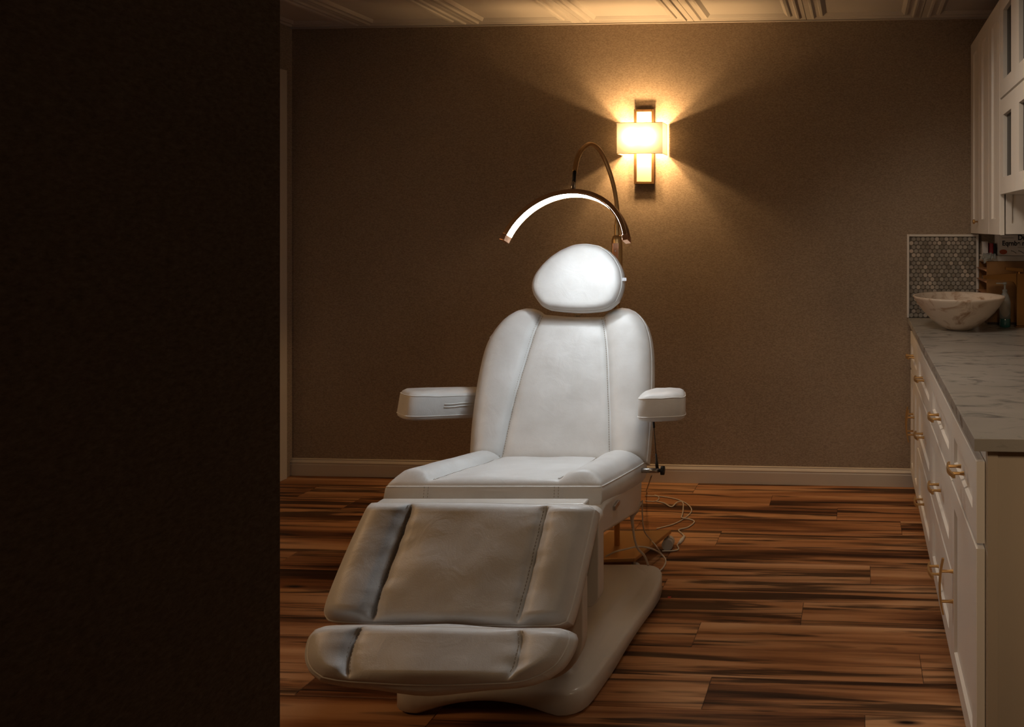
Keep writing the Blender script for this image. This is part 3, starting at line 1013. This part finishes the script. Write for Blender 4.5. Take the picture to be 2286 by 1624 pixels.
# backrest
pb = Plane(2.50, 0.57, 2.78, 1.085)
back = cushion('backrest', chair, pb,
    left=U(pb, [(1044, 1030), (1048, 960), (1056, 890), (1068, 820), (1082, 768), (1100, 735)]),
    right=U(pb, [(1441, 1030), (1447, 960), (1451, 880), (1452, 800), (1448, 755), (1440, 725)]),
    bot=[U(pb, [(1044, 1030), (1115, 1033)]), U(pb, [(1115, 1033), (1363, 1033)]), U(pb, [(1363, 1033), (1441, 1030)])],
    top_=[U(pb, [(1100, 735), (1122, 709), (1150, 691), (1176, 685), (1198, 690), (1212, 700)]), U(pb, [(1212, 700), (1280, 705), (1345, 705)]), U(pb, [(1345, 705), (1358, 692), (1385, 684), (1410, 690), (1428, 705), (1440, 725)])],
    thick=0.085, R=0.022, puff=(0.020, 0.007), seam=0.010, nx=(12, 20, 12), ny=44, wr=0.003, seed=1, pinch=0.003)
# care label on the left shoulder seam
q0, q1 = pb.hit(1097, 754), pb.hit(1109, 738)
MB().add([pb.pt(q0.x - 0.004, q0.y, -0.02), pb.pt(q1.x - 0.004, q1.y, -0.02), pb.pt(q1.x - 0.016, q1.y + 0.006, -0.018), pb.pt(q0.x - 0.016, q0.y + 0.006, -0.018),
          pb.pt(q0.x - 0.004, q0.y, -0.022), pb.pt(q1.x - 0.004, q1.y, -0.022), pb.pt(q1.x - 0.016, q1.y + 0.006, -0.020), pb.pt(q0.x - 0.016, q0.y + 0.006, -0.020)],
         [(0, 1, 2, 3), (4, 7, 6, 5), (0, 4, 5, 1), (1, 5, 6, 2), (2, 6, 7, 3), (3, 7, 4, 0)]).build('care_label', M['label'], chair)

# headrest
ph = Plane(2.680, 1.05, 2.745, 1.33)
head = cushion('headrest', chair, ph,
    left=U(ph, [(1197, 671), (1187, 655), (1183, 635), (1190, 612), (1206, 590)]),
    right=U(ph, [(1371, 671), (1380, 650), (1384, 628), (1380, 600), (1367, 575)]),
    bot=[U(ph, [(1197, 671), (1206, 681), (1222, 688)]), U(ph, [(1222, 688), (1250, 691), (1290, 693), (1330, 691)]), U(ph, [(1330, 691), (1352, 686), (1371, 671)])],
    top_=[U(ph, [(1206, 590), (1224, 573), (1246, 558)]), U(ph, [(1246, 558), (1275, 546), (1303, 543), (1330, 547)]), U(ph, [(1330, 547), (1350, 558), (1367, 575)])],
    thick=0.085, R=0.026, puff=(0.0, 0.0), seam=0.0, nx=(8, 16, 8), ny=26, wr=0.001, seed=2, stitch=False)
lb = cl(1396, 624, 2.73)
MB().box(lb.x - 0.012, lb.x + 0.004, lb.y, lb.y + 0.002, lb.z - 0.006, lb.z + 0.006).build('care_label', M['label'], chair)
# headrest bracket
MB().tube([(cl(1290, 700, 2.79)), (cl(1290, 730, 2.84))], 0.012, 10).build('headrest_post', M['steel'], chair)

# seat (local metres)
ps = Plane(2.095, 0.650, 2.54, 0.576)
def V2(*a): return [Vector(p_) for p_ in a]
sl, sr = -0.326, 0.300
seatL = 0.455
seat = cushion('seat', chair, ps,
    left=crom(V2((sl, 0.0), (sl + 0.004, 0.15), (sl + 0.02, 0.32), (sl + 0.036, seatL)), 6),
    right=crom(V2((sr, 0.0), (sr + 0.010, 0.15), (sr + 0.018, 0.32), (sr + 0.020, seatL)), 6),
    bot=[V2((sl, 0), (-0.207, 0)), V2((-0.207, 0), (0.172, 0)), V2((0.172, 0), (sr, 0))],
    top_=[V2((sl + 0.036, seatL), (-0.178, seatL)), V2((-0.178, seatL), (0.160, seatL)), V2((0.160, seatL), (sr + 0.020, seatL))],
    thick=0.085, R=0.020, puff=(0.026, 0.004), seam=0.006, nx=(12, 18, 12), ny=30, wr=0.002, seed=3, pinch=0.002)
# front face seams of the seat
mb = MB()
for x in (-0.207, 0.172):
    for s2 in (-0.006, 0.006):
        for k in range(7):
            h0 = -0.018 - k * 0.0085
            mb.tube([ps.pt(x + s2, -0.0072, h0), ps.pt(x + s2, -0.0072, h0 - 0.005)], 0.0009, 4)
tag(mb.build('stitching', M['thread'], seat), kind='stuff')

# leg rest
pg = Plane(1.755, 0.42, 1.93, 0.644)
leg = cushion('leg_rest', chair, pg,
    left=U(pg, [(724, 1378), (719, 1360), (735, 1310), (775, 1215), (812, 1136)]),
    right=U(pg, [(1262, 1385), (1274, 1350), (1291, 1280), (1312, 1190), (1324, 1136)]),
    bot=[U(pg, [(724, 1378), (740, 1385), (833, 1390)]), U(pg, [(833, 1390), (990, 1393), (1153, 1396)]), U(pg, [(1153, 1396), (1235, 1394), (1262, 1385)])],
    top_=[U(pg, [(812, 1136), (822, 1123), (840, 1121), (919, 1120)]), U(pg, [(919, 1120), (1070, 1121), (1221, 1124)]), U(pg, [(1221, 1124), (1305, 1126), (1324, 1136)])],
    thick=0.085, R=0.014, puff=(0.023, 0.012), seam=0.016, nx=(12, 20, 12), ny=34, wr=0.004, seed=4, pinch=0.005, wrs=7)
# foot rest
pf_ = Plane(1.632, 0.3567, 1.715, 0.4327)
foot = cushion('foot_rest', chair, pf_,
    left=U(pf_, [(716, 1509), (692, 1490), (682, 1462), (688, 1424), (704, 1403)]),
    right=U(pf_, [(1205, 1503), (1236, 1482), (1256, 1455), (1268, 1425), (1264, 1408)]),
    bot=[U(pf_, [(716, 1509), (745, 1515), (779, 1519)]), U(pf_, [(779, 1519), (950, 1527), (1130, 1522)]), U(pf_, [(1130, 1522), (1170, 1516), (1205, 1503)])],
    top_=[U(pf_, [(704, 1403), (730, 1396), (813, 1394)]), U(pf_, [(813, 1394), (990, 1398), (1158, 1402)]), U(pf_, [(1158, 1402), (1240, 1402), (1264, 1408)])],
    thick=0.058, R=0.012, puff=(0.014, 0.016), seam=0.010, nx=(12, 20, 12), ny=26, wr=0.003, seed=5, pinch=0.004, back_in=0.02, wrs=8, mid_bulge=0.016)

# boards behind the leg and foot rests
def rounded(w0, w1, z0, z1, r, n=6, corners=(1, 1, 1, 1)):
    P = []
    for (cx_, cy_, a0), on in zip((((w1 - r), z0 + r, -90), (w1 - r, z1 - r, 0), (w0 + r, z1 - r, 90), (w0 + r, z0 + r, 180)), corners):
        if on:
            for k in range(n + 1):
                q = math.radians(a0 + 90 * k / n); P.append((cx_ + r * math.cos(q), cy_ + r * math.sin(q)))
        else:
            q = math.radians(a0 + 45); P.append((cx_ + r * (1 if math.cos(q) > 0 else -1), cy_ + r * (1 if math.sin(q) > 0 else -1)))
    return P


soft(MB().prism(rounded(-0.325, 0.325, 0.335, 0.600, 0.03), (lambda a, b_, c: (a, c, b_), 1.985 - CY, 2.035 - CY)).build('leg_rest_board', M['shell'], chair), 0.004)
soft(MB().prism(rounded(-0.315, 0.318, 0.200, 0.460, 0.11, 8, (1, 0, 0, 1)), (lambda a, b_, c: (a, c, b_), 1.875 - CY, 1.915 - CY)).build('foot_rest_board', M['shell'], chair), 0.004)
# strip between leg rest and seat
soft(MB().box(-0.300, 0.286, 1.985 - CY, 2.03 - CY, 0.590, 0.6215).build('hinge_cover', M['shell'], chair), 0.006)
# under-seat shell
soft(MB().prism([(2.10 - CY, 0.585), (2.53 - CY, 0.515), (2.515 - CY, 0.43), (2.47 - CY, 0.405), (2.36 - CY, 0.43), (2.05 - CY, 0.505), (2.05 - CY, 0.575)], (lambda a, b_, c: (c, a, b_), -0.302, 0.312)).build('seat_shell', M['shell'], chair), 0.012, 3)
lt = MB().box(0.3115, 0.320, 2.165 - CY, 2.215 - CY, 0.532, 0.546, 0.002)
lt.build('latch', M['steel'], chair)
# back shell
bsh = [pb.pt(*p_, -0.086) for p_ in ((-0.22, 0.02), (0.26, 0.02), (0.26, 0.45), (-0.22, 0.45))] + [pb.pt(*p_, -0.105) for p_ in ((-0.20, 0.04), (0.24, 0.04), (0.24, 0.43), (-0.20, 0.43))]
MB().add(bsh, [(0, 1, 2, 3), (4, 7, 6, 5), (0, 4, 5, 1), (1, 5, 6, 2), (2, 6, 7, 3), (3, 7, 4, 0)]).build('back_shell', M['shell'], chair)
# lift column
soft(MB().box(-0.15, 0.15, 2.24 - CY, 2.62 - CY, 0.10, 0.44).build('lift_column', M['shell'], chair), 0.02, 3)
soft(MB().box(-0.12, 0.12, 1.95 - CY, 2.26 - CY, 0.30, 0.40).build('lift_arm', M['steel'], chair), 0.008, 2)

# base
def base_outline(ins, n=5):
    pts = [(-0.285, 2.035, 0.07), (0.268, 2.020, 0.07), (0.352, 2.60, 0.10), (0.330, 2.80, 0.09), (-0.345, 2.80, 0.09), (-0.370, 2.60, 0.10)]
    m = len(pts); out = []
    for i in range(m):
        p_ = Vector(pts[i][:2]); a_, b_ = Vector(pts[i - 1][:2]), Vector(pts[(i + 1) % m][:2])
        r = max(0.02, pts[i][2] - ins * 0.5)
        d1, d2 = (a_ - p_).normalized(), (b_ - p_).normalized()
        for k in range(n + 1):
            t_ = k / n
            s_, e_ = p_ + d1 * r, p_ + d2 * r
            out.append(s_ * (1 - t_) ** 2 + p_ * 2 * t_ * (1 - t_) + e_ * t_ * t_)
    # densify
    dens = []
    for i in range(len(out)):
        a_, b_ = out[i], out[(i + 1) % len(out)]
        k = max(1, int((b_ - a_).length / 0.03))
        for q in range(k): dens.append(a_.lerp(b_, q / k))
    return dens


ol = base_outline(0)
cen = Vector((-0.01, 2.45))
def inset(p_, d_): return p_ + (cen - p_).normalized() * d_
rings = []
def arch(p_):
    u = (p_.x + 0.01) / 0.20
    fr_ = max(0.0, 1 - u * u) ** 1.0 if abs(u) < 1 else 0.0
    nearf = 1 if p_.y < 2.12 or p_.y > 2.80 else 0
    v_ = (p_.y - 2.45) / 0.22
    sd_ = max(0.0, 1 - v_ * v_) if abs(v_) < 1 and abs(p_.x) > 0.2 else 0.0
    return 0.040 * fr_ * nearf + 0.018 * sd_
spec = [(0.012, 0.000, 1), (0.0, 0.010, 1), (0.0, 0.062, 0), (0.005, 0.070, 0), (0.016, 0.074, 0), (0.060, 0.078, 0), (0.075, 0.084, 0), (0.090, 0.098, 0), (0.105, 0.104, 0)]
vs, fs = [], []
for ins, zz, ar in spec:
    for p_ in ol:
        q = inset(p_, ins)
        vs.append((q.x, q.y - CY, zz + (arch(p_) if ar else 0) + 0.0005))
m = len(ol)
for i in range(len(spec) - 1):
    for k in range(m):
        k2 = (k + 1) % m
        fs.append((i * m + k, i * m + k2, (i + 1) * m + k2, (i + 1) * m + k))
fs.append(tuple((len(spec) - 1) * m + k for k in range(m)))
vs.append((cen.x, cen.y - CY, 0.045))
for k in range(m): fs.append((k, (k + 1) % m, len(vs) - 1))
link('base', mesh('base', vs, fs), M['shell'], chair, True)

# armrests
def armrest(cx_, cy_, yaw, ln, w_, zt, th_, name='armrest', taper=0.0, slot=False, tilt=0.0):
    """rounded padded block, long axis along depth then turned"""
    prof = [(0.86, -th_), (0.96, -th_ + 0.006), (1.0, -th_ + 0.016), (1.0, -th_ / 2), (1.0, -0.020), (0.985, -0.012), (0.93, -0.004), (0.80, 0.002), (0.5, 0.006), (0.0, 0.008)]
    n_ = 44
    vs, fs = [], []
    for sc_, z_ in prof:
        for k in range(n_):
            q = 2 * PI * k / n_
            c_, s_ = math.cos(q), math.sin(q)
            ex = 0.42
            x = math.copysign(abs(c_) ** ex, c_) * w_ / 2; y = math.copysign(abs(s_) ** ex, s_) * ln / 2
            dx = w_ / 2 * (1 - sc_)
            x = math.copysign(max(0, abs(x) - dx), x) if sc_ > 0.6 else x * sc_
            y = math.copysign(max(0, abs(y) - dx), y) if sc_ > 0.6 else y * max(sc_, 0.0) 
            x *= 1 - taper * (y / ln + 0.5)
            z2 = z_ + 0.003 * noise.noise(Vector((x * 30, y * 20, cx_))) * (1 if z_ > -0.015 else 0)
            vs.append(Vector((x, y, z2)))
    rot = Matrix.Rotation(yaw, 3, 'Z') @ Matrix.Rotation(tilt, 3, 'X')
    vs = [rot @ v + Vector((cx_, cy_ - CY, zt)) for v in vs]
    for i in range(len(prof) - 1):
        for k in range(n_):
            k2 = (k + 1) % n_
            fs.append((i * n_ + k, i * n_ + k2, (i + 1) * n_ + k2, (i + 1) * n_ + k))
    fs.append(tuple(range(n_ - 1, -1, -1)))
    o = link(name, mesh(name, vs, fs), M['leather'], chair, True)
    MB().tube([v for v in vs[5 * n_:6 * n_]], 0.0018, 5, closed=True).build('piping', M['piping'], o, True)
    MB().tube([v + (v - vs[-1]).normalized() * 0.0005 for v in vs[2 * n_:3 * n_]], 0.0014, 5, closed=True).build('piping', M['piping'], o, True)
    if slot:
        for dz in (-0.040, -0.050):
            pts = [rot @ Vector((w_ / 2 + 0.001, y_, dz + 0.002 * math.sin(y_ * 40))) + Vector((cx_, cy_ - CY, zt)) for y_ in np.linspace(-0.055, ln / 2 - 0.03, 12)]
            MB().tube(pts, 0.0024, 6).build('zip_flap', M['piping'], o, True)
    return o


armrest(-0.434, 2.682, math.radians(-39), 0.345, 0.130, 0.779, 0.098, slot=True, tilt=math.radians(-9))
armrest(0.398, 2.470, math.radians(8), 0.21, 0.165, 0.822, 0.088, taper=0.18, tilt=math.radians(-7))
# arm brackets
MB().tube([(-0.36, 2.72 - CY, 0.71), (-0.30, 2.72 - CY, 0.66), (-0.22, 2.66 - CY, 0.62)], 0.011, 10).build('arm_bracket', M['steel'], chair, True)
MB().tube([(0.38, 2.52 - CY, 0.77), (0.34, 2.66 - CY, 0.72), (0.26, 2.66 - CY, 0.64)], 0.011, 10).build('arm_bracket', M['steel'], chair, True)
# gas strut under the right armrest
a3, b3 = cl(1458, 930, 2.46), cl(1467, 1046, 2.46)
def lp(t_): return a3.lerp(b3, t_)
MB().tube([lp(0), lp(0.10), lp(0.11), lp(0.22)], [0.0055, 0.0055, 0.004, 0.004], 10).tube([lp(0.22), lp(0.75)], 0.0014, 8).tube([lp(0.72), lp(0.88), lp(0.9), lp(1)], [0.003, 0.004, 0.0055, 0.0055], 10).build('gas_strut', M['dark'], chair, True)
k0, k1, k2_ = cl(1436, 1051, 2.47), cl(1471, 1051, 2.47), cl(1483, 1051, 2.47)
MB().tube([k0 - Vector((0.02, 0, 0)), k1], 0.0085, 14).build('arm_spindle', M['steel'], chair, True)
MB().tube([k1, k1.lerp(k2_, 0.35), k1.lerp(k2_, 0.4), k2_], [0.006, 0.006, 0.015, 0.015], 14).build('arm_knob', M['dark'], chair, True)
# strain relief and plug below the seat shell
s0 = [cl(1424, 1120, 2.50), cl(1416, 1140, 2.50), cl(1411, 1152, 2.50), cl(1411, 1160, 2.50), cl(1413, 1178, 2.50)]
MB().tube(s0, [0.016, 0.015, 0.009, 0.006, 0.005], 10).build('plug', M['cord'], chair, True)
MB().tube(crom([cl(1413, 1178, 2.50), cl(1417, 1205, 2.52), cl(1424, 1225, 2.55), cl(1439, 1242, 2.62), cl(1447, 1262, 2.68)], 8), 0.0040, 8).build('power_lead', M['cord'], chair, True)

# ------------------------------------------------------------------ half-moon lamp on its floor stand
LX, LD = -0.838, 2.95
lamp = empty('arch_lamp', rc(LX, LD), A)
tag(lamp, 'half-moon brass LED floor lamp on a gooseneck arching over the chair headrest', 'lamp')
def ll(px, py, d): return Vector(((px - PX0) / F * d - LX, d - LD, HC - (py - PY0) * d / F))
# square base plate on casters
c0 = [(-0.638, 3.095), (-0.735, 2.835), (-0.995, 2.83), (-0.90, 3.09)]
c0 = [(-0.645, 3.10), (-0.735, 2.835), (-1.0, 2.82), (-0.91, 3.085)]
mb = MB().prism([(x - LX, y - LD) for x, y in c0], (lambda a, b_, c: (a, b_, c), 0.062, 0.078))
soft(mb.build('base_plate', M['plate'], lamp), 0.003)
for x, y in c0:
    x2, y2 = x * 0.93 + 0.07 * -0.82, y * 0.93 + 0.07 * 2.96
    x2, y2 = x2 - LX, y2 - LD
    w = MB()
    for sx in (-0.012, 0.012):
        q = [(sx - 0.008, 0), (sx + 0.008, 0)]
        w.tube([(x2, y2 + sx - 0.009, 0.0245), (x2, y2 + sx + 0.009, 0.0245)], 0.024, 20)
    wo = w.build('caster', M['wheel'], lamp)
    MB().tube([(x2, y2, 0.03), (x2, y2, 0.062)], 0.006, 8).build('caster_stem', M['steel'], wo)
MB().tube([(0, 0, 0.078), (0, 0, 1.26)], 0.0115, 16).build('pole', M['brass'], lamp, True)
MB().lathe([(0.0115, 1.16), (0.0215, 1.18), (0.0215, 1.335), (0.017, 1.350), (0.011, 1.354)], 20).build('control_handle', M['brass'], lamp, True)
cp = MB().box(-0.012, 0.012, -0.0235, -0.018, 1.255, 1.322, 0.001).build('control_panel', M['rose'], lamp)
bt = MB()
for zz in (1.290, 1.268): bt.lathe([(0.002, 0), (0.002, 0.003)], 8, (0, 0, 0))
for zz in (1.290, 1.268): MB().tube([(0, -0.0235, zz), (0, -0.0245, zz)], 0.002, 8).build('button', M['label'], cp)
gp = [(0, 0, 1.345), (-0.001, 0, 1.40), ll(1378, 470, 2.94), ll(1371, 420, 2.92), ll(1356, 370, 2.87), ll(1338, 335, 2.80), ll(1318, 322, 2.71), ll(1299, 334, 2.63), ll(1288, 356, 2.57), ll(1283, 384, 2.53)]
G_ = crom(gp, 10)
MB().tube(G_, [0.0105] * 10 + [0.0085 - 0.0025 * i / len(G_) * 0 for i in range(len(G_) - 10)], 12).build('gooseneck', M['brass'], lamp, True)
MB().tube([ll(1283, 382, 2.53), ll(1281, 408, 2.515)], 0.0065, 12).build('connector', M['dark'], lamp, True)
MB().tube([ll(1281, 404, 2.515), ll(1280, 412, 2.512), ll(1279, 426, 2.505)], [0.004, 0.008, 0.009], 10).build('swivel_joint', M['steel'], lamp, True)

# arc: circle through the three image points, leaning back and turned
dA = 2.50
th_t = math.radians(22)      # lean
psi = math.radians(-8)       # turn
pc = ll(1283, 426, dA)
Rm = Matrix.Rotation(psi, 3, 'Z') @ Matrix.Rotation(-th_t, 3, 'X')
halfw, sag = 0.224, 0.166
R0 = (halfw ** 2 + sag ** 2) / (2 * sag)
ang = math.asin(min(1, halfw / R0)) if sag < R0 else PI - math.asin(halfw / R0)


def arc_pt(q, r_off, w_off):
    # q angle from the top, radial offset inwards, width offset (towards camera negative)
    v = Vector(((R0 - r_off) * math.sin(q), w_off, -R0 + (R0 - r_off) * math.cos(q)))
    return pc + Rm @ v


def arc_bar(q0, q1, r0, r1, w0, w1, n_, m_, name, parent):
    vs, fs = [], []
    for i in range(n_ + 1):
        q = q0 + (q1 - q0) * i / n_
        vs += [arc_pt(q, r0, w0), arc_pt(q, r0, w1), arc_pt(q, r1, w1), arc_pt(q, r1, w0)]
    for i in range(n_):
        for k in range(4):
            k2 = (k + 1) % 4
            fs.append((i * 4 + k, i * 4 + k2, (i + 1) * 4 + k2, (i + 1) * 4 + k))
    fs += [(0, 1, 2, 3), tuple(n_ * 4 + k for k in (3, 2, 1, 0))]
    return MB().add(vs, fs).build(name, m_, parent)


ah = arc_bar(-ang, ang, 0.0, 0.0150, -0.0165, 0.0165, 64, M['lampbody'], 'arc_housing', lamp)
soft(ah, 0.002)
arc_bar(-ang + 0.01, ang - 0.01, 0.0151, 0.0162, -0.0148, 0.0148, 64, M['led'], 'light_strip', lamp)
for w0_, w1_ in ((-0.0165, -0.0149), (0.0149, 0.0165)):
    arc_bar(-ang, ang, 0.0149, 0.0186, w0_, w1_, 64, M['lampbody'], 'channel_lip', ah)
ec = 0.023 / R0
for s_ in (-1, 1):
    a0, a1 = (ang, ang + ec) if s_ > 0 else (-ang - ec, -ang)
    soft(arc_bar(a0, a1, -0.0005, 0.0185, -0.0172, 0.0172, 3, M['rose'], 'end_cap', lamp), 0.0015)

# ------------------------------------------------------------------ cords on the floor behind the chair
def fl(px, py, z=0.004):
    d = F * (HC - z) / (py - PY0)
    return rc((px - PX0) / F * d, d, z)


def cord(name, pts, r, label, cat='cord', group=None):
    P = crom(pts, 8)
    o0 = Vector((pts[0][0], pts[0][1], 0))
    o = MB().tube(P, r, 8).build(name, M['cord'], None, True, shift=o0)
    o.location = o0
    return tag(o, label, cat, group)


cord('power_cord', [fl(1440, 1107), fl(1475, 1109), fl(1510, 1115), fl(1534, 1126), fl(1544, 1140), fl(1532, 1155), fl(1505, 1170), fl(1466, 1181)], 0.0028,
     'thin cord curving widest on the floor behind the lamp base')
h0 = at_d(1455, 1062, 2.62)
cA = cord('pedal_cord', [h0, at_d(1450, 1076, 2.75), at_d(1446, 1088, 3.00), fl(1444, 1100), fl(1466, 1107), fl(1471, 1114), fl(1462, 1120), fl(1440, 1119)], 0.0026,
     'pale cord hanging from the chair arm spindle down to the floor by the wall')
c2 = cord('switch_cord', [fl(1466, 1120), fl(1483, 1124), fl(1499, 1132), fl(1512, 1122, 0.008), fl(1524, 1122, 0.010), fl(1525, 1138), fl(1523, 1150, 0.012), fl(1522, 1156, 0.012), fl(1540, 1160), fl(1550, 1166), fl(1535, 1178), fl(1515, 1184), fl(1526, 1196), fl(1522, 1208), fl(1512, 1217), fl(1515, 1226), fl(1505, 1230), fl(1478, 1231)], 0.0032,
     'pale cord with an inline switch zigzagging on the floor right of the lamp base')
ws = [fl(1528, 1198, 0.007) - c2.location, fl(1522, 1206, 0.007) - c2.location, fl(1516, 1213, 0.007) - c2.location]
MB().tube(ws, [0.005, 0.0085, 0.006], 10).build('switch', M['paper'], c2, True)
cord('lead_cord', [at_d(1434, 1118, 2.62), at_d(1434, 1150, 2.66), at_d(1438, 1185, 2.72), fl(1452, 1205, 0.086), fl(1461, 1215, 0.086), fl(1469, 1226, 0.065), fl(1477, 1238, 0.012)], 0.0024,
     'thin pale lead dropping from the chair underside onto the shadow by the lamp base')
cord('looped_cord', [fl(1352, 1243, 0.10), fl(1375, 1232, 0.12), fl(1400, 1226, 0.105), fl(1425, 1221, 0.09), fl(1452, 1225, 0.090), fl(1474, 1236, 0.03), fl(1486, 1252, 0.010), fl(1480, 1268), fl(1466, 1280), fl(1458, 1284)], 0.0034,
     'pale cord looping out from the chair base over the floor edge')
tag(MB().box(0, 0.012, 0, 0.009, 0.0005, 0.0015).build('paper_scrap', M['chip']), 'tiny red scrap lying on the floor right of the chair base', 'scrap').location = fl(1490, 1336, 0.0)
